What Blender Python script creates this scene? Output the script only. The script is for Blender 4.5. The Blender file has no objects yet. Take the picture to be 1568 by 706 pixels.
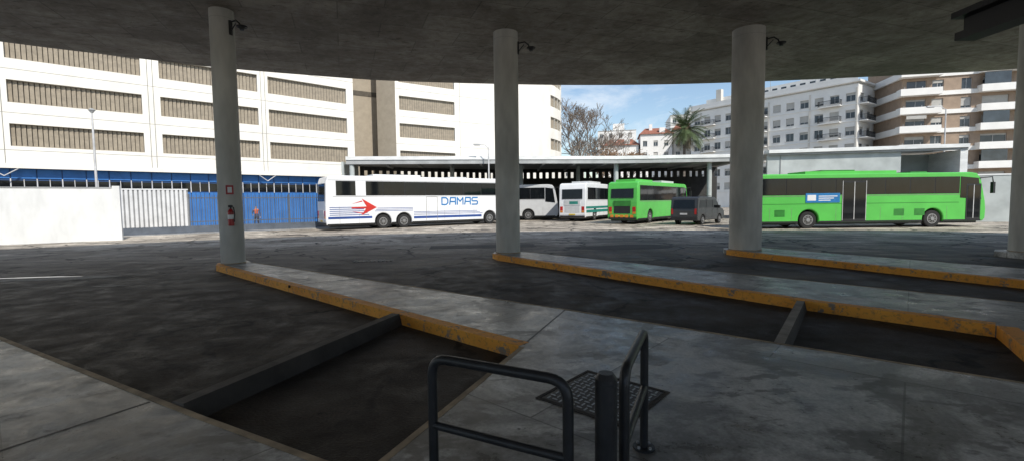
import bpy, bmesh, math, random
from mathutils import Vector, Matrix
R=random.Random(7)
sc=bpy.context.scene
sc.view_settings.view_transform='Standard'; sc.view_settings.look='None'; sc.view_settings.exposure=0; sc.view_settings.gamma=1
rad=math.radians

# ------------------------------------------------------------------ materials
def mat(name,c,rough=.7,metal=0,var=.15,scale=2.0,bump=0,bscale=30,c2=None,stretch=None,spec=.5,alpha=None):
    m=bpy.data.materials.new(name); m.use_nodes=True
    nt=m.node_tree; n=nt.nodes; l=nt.links; b=n['Principled BSDF']
    b.inputs['Roughness'].default_value=rough; b.inputs['Metallic'].default_value=metal
    b.inputs['Specular IOR Level'].default_value=spec
    tc=n.new('ShaderNodeTexCoord'); mp=n.new('ShaderNodeMapping'); l.new(tc.outputs['Object'],mp.inputs[0])
    if stretch: mp.inputs['Scale'].default_value=stretch
    no=n.new('ShaderNodeTexNoise'); no.inputs['Scale'].default_value=scale; no.inputs['Detail'].default_value=3; no.inputs['Roughness'].default_value=.62
    l.new(mp.outputs[0],no.inputs['Vector'])
    cr=n.new('ShaderNodeValToRGB'); cr.color_ramp.elements[0].position=.32; cr.color_ramp.elements[1].position=.68
    if c2 is None: c2=tuple(x*(1-var*2) for x in c)
    cr.color_ramp.elements[0].color=(*c2,1); cr.color_ramp.elements[1].color=(*c,1)
    l.new(no.outputs['Fac'],cr.inputs[0]); l.new(cr.outputs[0],b.inputs['Base Color'])
    if bump:
        n2=n.new('ShaderNodeTexNoise'); n2.inputs['Scale'].default_value=bscale; n2.inputs['Detail'].default_value=2
        l.new(mp.outputs[0],n2.inputs['Vector'])
        bp=n.new('ShaderNodeBump'); bp.inputs['Strength'].default_value=bump; bp.inputs['Distance'].default_value=.02
        l.new(n2.outputs['Fac'],bp.inputs['Height']); l.new(bp.outputs[0],b.inputs['Normal'])
    return m
def N(nt,t,**k):
    x=nt.nodes.new(t)
    for a,v in k.items(): setattr(x,a,v)
    return x
def noise(nt,vec,scale,detail=6,rough=.6,dist=0):
    x=N(nt,'ShaderNodeTexNoise'); x.inputs['Scale'].default_value=scale; x.inputs['Detail'].default_value=detail
    x.inputs['Roughness'].default_value=rough; x.inputs['Distortion'].default_value=dist; nt.links.new(vec,x.inputs['Vector']); return x.outputs['Fac']
def ramp(nt,fac,p0,p1,c0=(0,0,0),c1=(1,1,1)):
    x=N(nt,'ShaderNodeValToRGB'); e=x.color_ramp.elements; e[0].position=p0; e[1].position=p1
    e[0].color=(*c0,1); e[1].color=(*c1,1); nt.links.new(fac,x.inputs[0]); return x.outputs[0]
def mix(nt,fac,a,b,bt='MIX'):
    x=N(nt,'ShaderNodeMixRGB'); x.blend_type=bt
    for i,s in ((0,fac),(1,a),(2,b)):
        if isinstance(s,(int,float)): x.inputs[i].default_value=s
        elif isinstance(s,tuple): x.inputs[i].default_value=(*s,1)
        else: nt.links.new(s,x.inputs[i])
    return x.outputs[0]
def mth(nt,op,a,b=0):
    x=N(nt,'ShaderNodeMath'); x.operation=op
    for i,s in ((0,a),(1,b)):
        if isinstance(s,(int,float)): x.inputs[i].default_value=s
        else: nt.links.new(s,x.inputs[i])
    return x.outputs[0]
def mapped(nt,P,rot=0,scale=(1,1,1)):
    mp=N(nt,'ShaderNodeMapping'); mp.inputs['Rotation'].default_value=(0,0,rot); mp.inputs['Scale'].default_value=scale
    nt.links.new(P,mp.inputs[0]); return mp.outputs[0]

def asphalt_mat():
    m=bpy.data.materials.new('asphalt'); m.use_nodes=True; nt=m.node_tree; b=nt.nodes['Principled BSDF']
    tc=N(nt,'ShaderNodeTexCoord'); P=tc.outputs['Object']
    sx=N(nt,'ShaderNodeSeparateXYZ'); nt.links.new(P,sx.inputs[0])
    big=noise(nt,P,.30,5,.62,.8); med=noise(nt,P,1.7,7,.75,.3); fine=noise(nt,P,45,2,.6); sm=noise(nt,P,6,4,.7)
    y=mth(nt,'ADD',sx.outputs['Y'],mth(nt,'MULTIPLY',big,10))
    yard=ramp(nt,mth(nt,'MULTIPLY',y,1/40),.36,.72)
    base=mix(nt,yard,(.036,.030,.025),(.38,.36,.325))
    st=ramp(nt,med,.36,.66,(.46,.43,.40),(1.35,1.31,1.25))
    c=mix(nt,1.0,base,st,'MULTIPLY')
    st2=ramp(nt,big,.40,.60,(.6,.57,.54),(1.35,1.33,1.3)); c=mix(nt,.85,c,st2,'MULTIPLY')
    tr=noise(nt,mapped(nt,P,rad(10),(.12,1.5,1)),1.0,3,.6); c=mix(nt,.8,c,ramp(nt,tr,.4,.62,(.70,.70,.70),(1.35,1.35,1.35)),'MULTIPLY')
    sp=ramp(nt,fine,.3,.75,(.62,.62,.62),(1.45,1.45,1.45)); c=mix(nt,1.0,c,sp,'MULTIPLY')
    oil=ramp(nt,sm,.60,.66); c=mix(nt,mth(nt,'MULTIPLY',oil,.7),c,(.016,.014,.012))
    dv=N(nt,'ShaderNodeTexVoronoi'); dv.feature='DISTANCE_TO_EDGE'; dv.inputs['Scale'].default_value=.30
    nz=N(nt,'ShaderNodeTexNoise'); nz.inputs['Scale'].default_value=1.2; nz.inputs['Detail'].default_value=4; nt.links.new(P,nz.inputs['Vector'])
    vm=N(nt,'ShaderNodeVectorMath'); vm.operation='SCALE'; vm.inputs['Scale'].default_value=1.8; nt.links.new(nz.outputs['Color'],vm.inputs[0])
    va=N(nt,'ShaderNodeVectorMath'); va.operation='ADD'; nt.links.new(P,va.inputs[0]); nt.links.new(vm.outputs[0],va.inputs[1])
    nt.links.new(va.outputs[0],dv.inputs['Vector'])
    ck=ramp(nt,dv.outputs['Distance'],.012,.026,(1,1,1),(0,0,0))
    msk=ramp(nt,noise(nt,P,.16,2),.40,.48)
    ck=mix(nt,1.0,ck,msk,'MULTIPLY')
    c=mix(nt,ck,c,(.008,.007,.006))
    nt.links.new(c,b.inputs['Base Color'])
    rr=ramp(nt,med,.36,.66,(.55,.55,.55),(.92,.92,.92)); nt.links.new(rr,b.inputs['Roughness'])
    b.inputs['Specular IOR Level'].default_value=.35
    bp=N(nt,'ShaderNodeBump'); bp.inputs['Strength'].default_value=.5; bp.inputs['Distance'].default_value=.01
    nt.links.new(fine,bp.inputs['Height']); nt.links.new(bp.outputs[0],b.inputs['Normal'])
    return m
def platform_mat():
    m=bpy.data.materials.new('platform_concrete'); m.use_nodes=True; nt=m.node_tree; b=nt.nodes['Principled BSDF']
    tc=N(nt,'ShaderNodeTexCoord'); P=tc.outputs['Object']
    big=noise(nt,P,.8,6,.68,.7); med=noise(nt,P,3.0,7,.75,.3); fine=noise(nt,P,40,2,.6); sm=noise(nt,P,9,4,.75)
    c=mix(nt,ramp(nt,big,.44,.56),(.27,.268,.255),(.62,.615,.59))
    c=mix(nt,1.0,c,ramp(nt,med,.40,.58,(.55,.54,.52),(1.12,1.12,1.12)),'MULTIPLY')
    c=mix(nt,.7,c,ramp(nt,fine,.3,.7,(.75,.75,.75),(1.2,1.2,1.2)),'MULTIPLY')
    st=noise(nt,mapped(nt,P,.6,(1,1.6,1)),1.9,5,.65,.2)
    c=mix(nt,mth(nt,'MULTIPLY',ramp(nt,st,.54,.60),.72),c,(.11,.102,.09))
    c=mix(nt,mth(nt,'MULTIPLY',ramp(nt,sm,.66,.70),.9),c,(.07,.065,.06))
    br=N(nt,'ShaderNodeTexBrick'); br.inputs['Scale'].default_value=1; br.inputs['Brick Width'].default_value=2.1; br.inputs['Row Height'].default_value=2.6
    br.inputs['Mortar Size'].default_value=.008; br.inputs['Color1'].default_value=(.62,.61,.60,1); br.inputs['Color2'].default_value=(1.12,1.12,1.11,1); br.inputs['Mortar'].default_value=(.25,.24,.23,1)
    nt.links.new(mapped(nt,P,rad(41)),br.inputs['Vector'])
    c=mix(nt,.85,c,br.outputs['Color'],'MULTIPLY')
    nt.links.new(c,b.inputs['Base Color'])
    nt.links.new(ramp(nt,med,.36,.64,(.25,.25,.25),(.55,.55,.55)),b.inputs['Roughness'])
    bp=N(nt,'ShaderNodeBump'); bp.inputs['Strength'].default_value=.25; bp.inputs['Distance'].default_value=.006
    nt.links.new(sm,bp.inputs['Height']); nt.links.new(bp.outputs[0],b.inputs['Normal'])
    return m
def ceiling_mat():
    m=bpy.data.materials.new('ceiling_concrete'); m.use_nodes=True; nt=m.node_tree; b=nt.nodes['Principled BSDF']
    tc=N(nt,'ShaderNodeTexCoord'); P=tc.outputs['Object']
    big=noise(nt,P,.35,5,.68,.5); med=noise(nt,P,2.4,7,.78,.3)
    c=mix(nt,ramp(nt,big,.40,.60),(.27,.24,.20),(.42,.385,.33))
    c=mix(nt,.9,c,ramp(nt,med,.36,.62,(.66,.63,.59),(1.14,1.14,1.14)),'MULTIPLY')
    br=N(nt,'ShaderNodeTexBrick'); br.inputs['Scale'].default_value=1; br.inputs['Brick Width'].default_value=2.4; br.inputs['Row Height'].default_value=1.2
    br.inputs['Mortar Size'].default_value=.016; br.inputs['Color1'].default_value=(.78,.78,.78,1); br.inputs['Color2'].default_value=(1.12,1.12,1.12,1); br.inputs['Mortar'].default_value=(.45,.45,.45,1)
    nt.links.new(mapped(nt,P,rad(-20)),br.inputs['Vector']); c=mix(nt,.75,c,br.outputs['Color'],'MULTIPLY')
    sc_=noise(nt,mapped(nt,P,rad(35),(1,3.5,1)),2.2,5,.75)
    c=mix(nt,mth(nt,'MULTIPLY',ramp(nt,sc_,.59,.63),.75),c,(.09,.07,.052))
    c=mix(nt,mth(nt,'MULTIPLY',ramp(nt,med,.64,.68),.5),c,(.58,.55,.49))
    nt.links.new(c,b.inputs['Base Color']); b.inputs['Roughness'].default_value=.85
    bp=N(nt,'ShaderNodeBump'); bp.inputs['Strength'].default_value=.5; bp.inputs['Distance'].default_value=.03
    nt.links.new(med,bp.inputs['Height']); nt.links.new(bp.outputs[0],b.inputs['Normal'])
    return m
def curb_mat():
    m=bpy.data.materials.new('orange_kerb_paint'); m.use_nodes=True; nt=m.node_tree; b=nt.nodes['Principled BSDF']
    tc=N(nt,'ShaderNodeTexCoord'); P=tc.outputs['Object']
    a=noise(nt,P,3,6,.75); d=noise(nt,P,1.1,3,.6)
    c=mix(nt,ramp(nt,d,.3,.7),(.72,.28,.03),(.90,.40,.05))
    c=mix(nt,ramp(nt,a,.58,.62),c,(.22,.18,.14))
    c=mix(nt,ramp(nt,noise(nt,P,14,4,.7),.52,.72),c,(.32,.16,.05))
    nt.links.new(c,b.inputs['Base Color']); b.inputs['Roughness'].default_value=.65
    return m
M=dict(
 asphalt=asphalt_mat(), plat=platform_mat(), ceil=ceiling_mat(), curb=curb_mat(),
 col=mat('column_concrete',(.66,.64,.59),.75,var=.18,scale=1.6,bump=.35,bscale=18,stretch=(1,1,.3)),
 bounce=mat('bounce_paving',(.50,.48,.43),.85,var=.12,scale=.8),  # pale tone for the added sheets that bounce light under the canopy
 white=mat('white_render',(.82,.79,.72),.85,var=.07,scale=.7,stretch=(1,1,.5)),
 white2=mat('white_paint_wall',(.76,.77,.76),.8,var=.08,scale=1.5,bump=.1,bscale=12,stretch=(1,1,.4)),
 gatew=mat('gate_pale_grey',(.66,.67,.68),.5,var=.08,scale=2), gated=mat('gate_groove',(.28,.29,.30),.7),
 shedw=mat('shed_fascia_white',(.78,.79,.78),.7,var=.12,scale=.8,stretch=(1,1,3)),
 shedg=mat('shed_grey',(.40,.41,.41),.8,var=.15,scale=.8),
 shedwall=mat('shed_wall_render',(.50,.54,.53),.85,var=.14,scale=.6),
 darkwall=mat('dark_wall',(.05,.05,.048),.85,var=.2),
 seam=mat('seam_shadow',(.25,.24,.22),.9),
 patch=mat('asphalt_repair',(.075,.07,.065),.8,var=.25,scale=3,bump=.4,bscale=60),
 patchl=mat('pale_patch_grey',(.26,.25,.23),.7,var=.3,scale=2,bump=.3,bscale=40),  # pale grey of the painted sun patches and the grate bars
 water=mat('puddle_water',(.03,.03,.03),.04,var=.1,spec=1.0),
 louv=mat('louvre_beige',(.33,.28,.21),.6,var=.15,scale=3),
 louvd=mat('louvre_dark',(.10,.085,.065),.8),
 tan=mat('tan_render',(.36,.31,.24),.85,var=.08),
 blue=mat('blue_cladding',(.03,.16,.46),.5,var=.12,scale=1.2),
 blued=mat('blue_dark',(.02,.07,.20),.5),
 glass=mat('dark_glass',(.008,.010,.012),.05,var=.2,spec=.35),
 winglass=mat('window_glass',(.06,.075,.09),.12,var=.3,scale=.4,spec=.7),
 frame=mat('window_frame',(.6,.6,.6),.5),
 shutter=mat('roller_shutter',(.48,.47,.44),.6,var=.12,scale=.6),
 rail=mat('painted_steel',(.022,.024,.027),.42,metal=.1,var=.25,scale=8,bump=.12,bscale=80),
 black=mat('black_plastic',(.015,.015,.016),.5),
 rubber=mat('tyre_rubber',(.018,.018,.018),.85),
 rim=mat('wheel_rim',(.38,.38,.38),.4,metal=.6),
 bwhite=mat('coach_white_paint',(.78,.79,.80),.26,var=.05,scale=.8),
 bgrey=mat('coach_grey_paint',(.55,.56,.56),.35,var=.05),
 bgreen=mat('bus_green_paint',(.095,.50,.08),.26,var=.07,scale=.8),
 bgreend=mat('bus_green_dark',(.03,.22,.03),.35),
 lblue=mat('livery_blue',(.03,.08,.30),.35), lcyan=mat('livery_cyan',(.02,.20,.50),.35), lred=mat('livery_red',(.62,.04,.03),.35),
 lteal=mat('livery_teal',(.02,.25,.20),.35),
 vgrey=mat('van_graphite_paint',(.055,.058,.062),.25,metal=.4,var=.1),
 redl=mat('tail_light_red',(.5,.01,.01),.2), ambl=mat('tail_light_amber',(.75,.25,.03),.25),
 steel=mat('galvanised_steel',(.45,.46,.47),.45,metal=.6,var=.1),
 beam=mat('gate_blue_grey',(.10,.12,.15),.6,var=.15),
 edge=mat('worn_kerb_edge',(.48,.37,.24),.8,var=.3,scale=4),
 stopc=mat('wheel_stop_concrete',(.12,.105,.09),.85,var=.25,scale=3,bump=.3),
 stopl=mat('wheel_stop_pale',(.36,.33,.29),.85,var=.25,scale=3,bump=.3),
 stopd=mat('wheel_stop_dark',(.04,.034,.03),.85,var=.25,scale=3,bump=.3),
 iron=mat('cast_iron',(.10,.095,.09),.55,metal=.4,var=.25,scale=8),
 red=mat('extinguisher_red',(.45,.02,.02),.3), yellow=mat('sign_yellow',(.7,.5,.05),.5), 
 brick=mat('brown_brick',(.36,.27,.20),.85,var=.12,scale=1),
 roof=mat('clay_tiles',(.34,.13,.08),.85,var=.2,scale=2),
 bark=mat('bark',(.20,.17,.14),.9,var=.2), twig=mat('twigs',(.27,.215,.17),.9,var=.2), leafb=mat('dry_leaves',(.25,.15,.075),.8,var=.3,scale=.5),
 palmg=mat('palm_leaf',(.11,.16,.065),.6,var=.25,scale=.6), palmd=mat('palm_dead_leaf',(.20,.165,.09),.8,var=.2),
 skin=mat('skin',(.45,.27,.19),.6), cloth=mat('dark_trousers',(.03,.035,.06),.85), hiv=mat('orange_vest',(.55,.12,.05),.8), jack=mat('dark_jacket',(.05,.07,.13),.85), hair=mat('hair',(.02,.015,.01),.8),
 apt=mat('apartment_white',(.82,.81,.78),.85,var=.06,scale=.3), aptc=mat('apartment_cream',(.66,.63,.57),.85,var=.06,scale=.3),
)

# ------------------------------------------------------------------ mesh builder
class B:
    def __init__(s): s.v=[];s.f=[];s.m=[];s.s=[];s.mats=[];s.M=Matrix.Identity(4)
    def mi(s,k):
        if k not in s.mats: s.mats.append(k)
        return s.mats.index(k)
    def add(s,pts,faces,k,smooth=False):
        o=len(s.v); s.v+= [tuple(s.M@Vector(p)) for p in pts]
        i=s.mi(k)
        for f in faces: s.f.append([o+a for a in f]); s.m.append(i); s.s.append(smooth)
    def box(s,x0,x1,y0,y1,z0,z1,k):
        p=[(x0,y0,z0),(x1,y0,z0),(x1,y1,z0),(x0,y1,z0),(x0,y0,z1),(x1,y0,z1),(x1,y1,z1),(x0,y1,z1)]
        s.add(p,[(0,3,2,1),(4,5,6,7),(0,1,5,4),(1,2,6,5),(2,3,7,6),(3,0,4,7)],k)
    def prism(s,pts,z0,z1,k,ktop=None):
        n=len(pts); p=[(a,b,z0) for a,b in pts]+[(a,b,z1) for a,b in pts]
        s.add(p,[[(i),(i+1)%n,n+(i+1)%n,n+i] for i in range(n)],k)
        s.add(p,[list(range(n,2*n)),list(range(n-1,-1,-1))],ktop or k)
    def cyl(s,p0,p1,r0,r1,k,n=12,caps=True):
        p0=Vector(p0);p1=Vector(p1); d=(p1-p0).normalized()
        a=d.orthogonal().normalized(); b=d.cross(a)
        P=[]
        for p,r in((p0,r0),(p1,r1)):
            for i in range(n):
                t=2*math.pi*i/n; P.append(tuple(p+a*r*math.cos(t)+b*r*math.sin(t)))
        s.add(P,[(i,(i+1)%n,n+(i+1)%n,n+i) for i in range(n)],k,True)
        if caps: s.add(P,[list(range(n-1,-1,-1)),list(range(n,2*n))],k)
    def tube(s,pts,r,k,n=12):
        pts=[Vector(p) for p in pts]; P=[];F=[]
        ref=None
        for i,p in enumerate(pts):
            d=(pts[min(i+1,len(pts)-1)]-pts[max(i-1,0)]).normalized()
            if ref is None: ref=d.orthogonal().normalized()
            a=(ref-d*ref.dot(d)).normalized(); ref=a; b=d.cross(a)
            for j in range(n):
                t=2*math.pi*j/n; P.append(tuple(p+(a*math.cos(t)+b*math.sin(t))*r))
        for i in range(len(pts)-1):
            for j in range(n): F.append((i*n+j,i*n+(j+1)%n,(i+1)*n+(j+1)%n,(i+1)*n+j))
        s.add(P,F,k,True); m=(len(pts)-1)*n
        s.add(P,[list(range(n-1,-1,-1)),list(range(m,m+n))],k)
    def done(s,name,parent=None,bevel=0,loc=None,rot=None,recalc=True):
        me=bpy.data.meshes.new(name); me.from_pydata(s.v,[],s.f)
        for k in s.mats: me.materials.append(M[k])
        me.polygons.foreach_set('material_index',s.m); me.polygons.foreach_set('use_smooth',s.s)
        me.update()
        if recalc:
            bm=bmesh.new(); bm.from_mesh(me); bmesh.ops.recalc_face_normals(bm,faces=bm.faces); bm.to_mesh(me); bm.free()
        o=bpy.data.objects.new(name,me); sc.collection.objects.link(o)
        if parent: o.parent=parent
        if loc: o.location=loc
        if rot is not None: o.rotation_euler[2]=rot
        if bevel:
            b=o.modifiers.new('b','BEVEL'); b.width=bevel; b.segments=2; b.limit_method='ANGLE'; b.angle_limit=rad(40)
        return o
def frameM(P0,P1,z=0):
    d=Vector((P1[0]-P0[0],P1[1]-P0[1])); L=d.length; d/=L
    return Matrix(((d.x,-d.y,0,P0[0]),(d.y,d.x,0,P0[1]),(0,0,1,z),(0,0,0,1))),L
def empty(name,loc=(0,0,0),rot=0):
    e=bpy.data.objects.new(name,None); e.location=loc; e.rotation_euler[2]=rot; sc.collection.objects.link(e); return e

# ------------------------------------------------------------------ ground
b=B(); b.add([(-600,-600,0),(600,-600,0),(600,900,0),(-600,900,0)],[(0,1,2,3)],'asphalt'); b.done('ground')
b=B(); b.add([(-60,-60,.12),(60,-60,.12),(60,-13.9,.12),(-60,-13.9,.12)],[(0,1,2,3)],'bounce')  # unseen pale sheets, added to bounce sunlight up under the canopy
b.add([(-60,-13.9,.12),(-16,-13.9,.12),(-16,2,.12),(-60,2,.12)],[(0,1,2,3)],'bounce')
b.add([(20,-13.9,.12),(60,-13.9,.12),(60,5,.12),(20,5,.12)],[(0,1,2,3)],'bounce'); b.done('bounce_pavement')
def blob(cx,cy,rx,ry,rot,k,z,seed,n=40,rough=.35,name=None):
    rr=random.Random(seed); ph=[rr.uniform(0,6.28) for _ in range(5)]; P=[]
    for i in range(n):
        t=2*math.pi*i/n; q=1+rough*sum(math.sin((j+2)*t+ph[j])/(j+1.6) for j in range(5))
        x=math.cos(t)*rx*q; y=math.sin(t)*ry*q
        P.append((cx+x*math.cos(rot)-y*math.sin(rot),cy+x*math.sin(rot)+y*math.cos(rot),z))
    b=B(); b.add(P,[list(range(n))],k); b.done(name)
blob(-11.6,11.3,1.5,.28,rad(8),'patchl',.004,1,name='painted_sun_patch')  # sunlit patch on the road, put into the colour as a pale blob
blob(-9.0,10.2,.35,.12,rad(5),'patchl',.004,2,name='painted_sun_patch')  # smaller sunlit mark, likewise only pale colour
blob(-12.2,11.55,.9,.10,rad(8),'water',.008,3,name='puddle')
blob(4.2,17.5,2.4,.8,rad(5),'patch',.004,6,rough=.2,name='asphalt_patch')
b=B(); b.M=Matrix.Translation((-3.2,17.6,0))@Matrix.Rotation(rad(6),4,'Z'); b.box(0,4.2,0,1.3,-.02,.004,'patch'); b.done('asphalt_patch')

plat=[(-16,-13.9),(-16,11.0),(-6.44,5.69),(-2.47,3.48),(-.905,2.64),(.08,5.05),(-8.03,12.4),(-8.3,12.95),(-8.2,13.35),(-7.8,13.45),(-7.4,13.0),
(.78,6.81),(3.05,4.98),(4.64,3.68),(6.03,5.65),(4.61,7.19),(-.45,13.93),(-.62,14.5),(-.55,15.1),(-.1,15.35),(.35,14.95),
(7.72,6.87),(9.9,4.55),(10.9,6.3),(9.7,8.68),(7.0,14.2),(6.85,14.8),(7.05,15.3),(7.6,15.5),(8.3,15.3),(11.36,10.2),(14.8,4.5),(16.2,6.5),(14.3,12.6),(14.2,13.5),(14.7,13.95),(15.5,13.8),(20,6),(20,-13.9)]
plat=plat[::-1]
bm=bmesh.new(); vs=[bm.verts.new((x,y,0)) for x,y in plat]; f=bm.faces.new(vs); f.normal_update()
if f.normal.z<0: f.normal_flip()
r=bmesh.ops.extrude_face_region(bm,geom=[f]); 
for g in r['geom']:
    if isinstance(g,bmesh.types.BMVert): g.co.z=.15
bmesh.ops.triangulate(bm,faces=[q for q in bm.faces if len(q.verts)>4]); bmesh.ops.recalc_face_normals(bm,faces=bm.faces)
me=bpy.data.meshes.new('platform_pavement'); bm.to_mesh(me); bm.free(); me.materials.append(M['plat'])
o=bpy.data.objects.new('platform_pavement',me); sc.collection.objects.link(o)

def kerb(b,pts,k,w,proud=.003,side=1,zt=.15,z0=0.0):
    for i in range(len(pts)-1):
        P,Q=pts[i],pts[i+1]
        b.M,L=frameM(P,Q)
        if side>0: b.box(0,L,-proud,w,z0,zt+proud+.0015*(i%2),k)
        else: b.box(0,L,-w,proud,z0,zt+proud+.0015*(i%2),k)
    b.M=Matrix.Identity(4)
b=B()
kerb(b,[(.06,5.07),(-8.03,12.4),(-8.3,12.9)],'curb',.17,side=-1)
kerb(b,[(4.66,3.72),(6.03,5.65)],'curb',.18,side=-1)
kerb(b,[(6.02,5.66),(4.61,7.19),(-.45,13.93),(-.62,14.45)],'curb',.18,side=-1)
kerb(b,[(9.95,4.62),(10.9,6.3),(9.7,8.68),(7.0,14.2),(6.87,14.7)],'curb',.19,side=-1)
b.done('painted_kerb')
b=B()
kerb(b,[(-16,11.0),(-6.44,5.69),(-2.47,3.48),(-.93,2.66)],'edge',.05,side=-1)
kerb(b,[(-.9,2.66),(.075,5.03)],'edge',.05,side=-1)
kerb(b,[(-7.4,13.0),(.78,6.81),(3.05,4.98),(4.6,3.72)],'edge',.04,side=-1)
kerb(b,[(.36,14.94),(7.72,6.87),(9.85,4.6)],'edge',.04,side=-1)
kerb(b,[(8.3,15.3),(11.36,10.2),(14.75,4.58)],'edge',.04,side=-1)
for P,Q in [((.78,6.78),(.12,5.12)),((-.9,2.6),(-.9,-6)),((-3.0,3.7),(-4.4,1.2)),((-6.2,5.5),(-7.5,3.0)),((-4.5,9.15),(-3.3,9.9)),((5.0,3.9),(8.2,-1))]:
    b.M,L=frameM(P,Q); b.box(0,L,-.011,.011,.10,.1525,'black')
b.M=Matrix.Identity(4)
b.done('kerb_edging')
def wstop(P,Q,w,h,kt,kf):
    b=B(); b.M,L=frameM(P,Q)
    b.add([(0,0,0),(L,0,0),(L,w*.25,h),(0,w*.25,h)],[(0,1,2,3)],kf)
    b.add([(0,w*.25,h),(L,w*.25,h),(L,w,h),(0,w,h),(L,w*1.15,0),(0,w*1.15,0),(0,0,0),(L,0,0)],[(0,1,2,3),(3,2,4,5),(0,3,5,6),(1,7,4,2)],kt)
    b.done('wheel_stop')
wstop((-2.62,3.6),(-1.6,6.55),.17,.17,'stopc','stopd')
wstop((3.05,5.02),(4.62,7.14),.14,.15,'stopl','stopd')

# ------------------------------------------------------------------ canopy
edge=[(-16.3,15.0),(-13.6,16.7),(-11.2,18.1),(-7.7,19.5),(-5.2,20.3),(-1,21.0),(2.6,21.4),(6.5,21.5),(10.1,21.3),(13.6,20.9),(17.5,20.3),(21.3,19.6)]
full=[(-14,-8),(-19,-5),(-22,0),(-23,6),(-20.5,11.6)]+edge+[(26,17.5),(30,12),(31,4),(27,-4),(22,-8)]
pts=[]
n=len(full)
for i in range(n-1):
    p0=Vector(full[max(i-1,0)]);p1=Vector(full[i]);p2=Vector(full[i+1]);p3=Vector(full[min(i+2,n-1)])
    for k in range(4):
        t=k/4; q=.5*((2*p1)+(-p0+p2)*t+(2*p0-5*p1+4*p2-p3)*t*t+(-p0+3*p1-3*p2+p3)*t**3)
        pts.append((q.x,q.y))
pts.append(full[-1])
b=B(); b.prism(pts[::-1],7.05,7.35,'ceil'); b.done('canopy_roof')
b=B(); b.box(-30,44,-28,-26,0,1.0,'tan')
for i in range(19):
    x=-30+i*4.1; b.box(x,x+.5,-27.9,-26.1,1.0,6,'tan')
b.box(-30,44,-27.2,-27.1,1.0,6.0,'winglass'); b.box(-30.5,44.5,-28.3,-25.8,6.0,6.4,'white'); b.done('station_hall')

def column(c,r,zt=7.06,bracket=None,z0=.15):
    e=B(); n=56
    e.cyl((c[0],c[1],z0),(c[0],c[1],zt),r,r,'col',n,False)
    e.cyl((c[0],c[1],z0),(c[0],c[1],z0+.02),r+.02,r+.015,'edge',n,True)
    e.cyl((c[0],c[1],zt-.25),(c[0],c[1],zt-.245),r+.004,r+.004,'seam',n,False)
    o=e.done('concrete_column')
    if bracket:
        s=B(); a=Vector(bracket).normalized(); p=Vector((c[0],c[1],6.55))+Vector((a.x,a.y,0))*r
        q=Vector((a.x,a.y,0))
        s.tube([p+Vector((0,0,.15)),p+q*.22+Vector((0,0,.18)),p+q*.34+Vector((0,0,.08)),p+q*.36],.022,'black',8)
        s.tube([p+Vector((0,0,-.12)),p+q*.2+Vector((0,0,.1))],.015,'black',8)
        c0=p+q*.42+Vector((0,0,-.02))
        s.tube([c0+Vector((math.cos(t)*.12,math.sin(t)*.12,0)) for t in [i*math.pi/8 for i in range(17)]],.02,'black',8)
        s.cyl(c0+Vector((0,0,.0)),c0+Vector((0,0,-.09)),.09,.05,'black',14)
        s.box(p.x-.04,p.x+.04,p.y-.04,p.y+.04,p.z-.18,p.z+.2,'black')
        s.done('ceiling_lamp_bracket')
column((-7.87,12.92),.30,bracket=(1,-.35))
column((-.13,14.82),.385,bracket=(1,-.2))
column((7.52,14.82),.475,bracket=(1,-.45))
column((15.0,13.25),.46)
cc=Vector((-7.87,12.92,0)); dv=Vector((.5,-.866,0)); q=cc+dv*.37
b=B(); b.cyl(q+Vector((0,0,1.2)),q+Vector((0,0,1.58)),.075,.075,'red',16); b.cyl(q+Vector((0,0,1.58)),q+Vector((0,0,1.66)),.075,.03,'red',16)
b.cyl(q+Vector((0,0,1.66)),q+Vector((0,0,1.74)),.02,.02,'black',8); b.tube([q+Vector((0,0,1.72)),q+Vector((.1,-.03,1.7)),q+Vector((.12,-.02,1.5)),q+Vector((.1,-.02,1.3))],.014,'black',6)
b.box(q.x-.05,q.x+.05,q.y-.02,q.y+.02,1.70,1.76,'black'); b.cyl(q+Vector((0,0,1.38)),q+Vector((0,0,1.50)),.077,.077,'bwhite',16)
b.done('fire_extinguisher')
b=B(); b.M=Matrix.Translation(cc+dv*.31)@Matrix.Rotation(math.atan2(dv.y,dv.x)+math.pi/2,4,'Z')
b.box(-.09,.09,-.012,.0,2.05,2.3,'red'); b.box(-.05,.05,-.016,-.012,2.1,2.25,'bwhite'); b.done('extinguisher_sign')

b=B(); b.box(7.65,8.0,1.5,8.1,4.42,4.55,'black'); b.box(7.8,7.86,1.5,8.1,4.55,4.8,'black'); b.box(7.62,8.05,1.5,8.15,4.8,4.9,'black')
for y in (2.5,5,7.6): b.cyl((7.83,y,4.9),(7.83,y,7.05),.03,.03,'black',8)
b.done('hanging_steel_beam')

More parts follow.
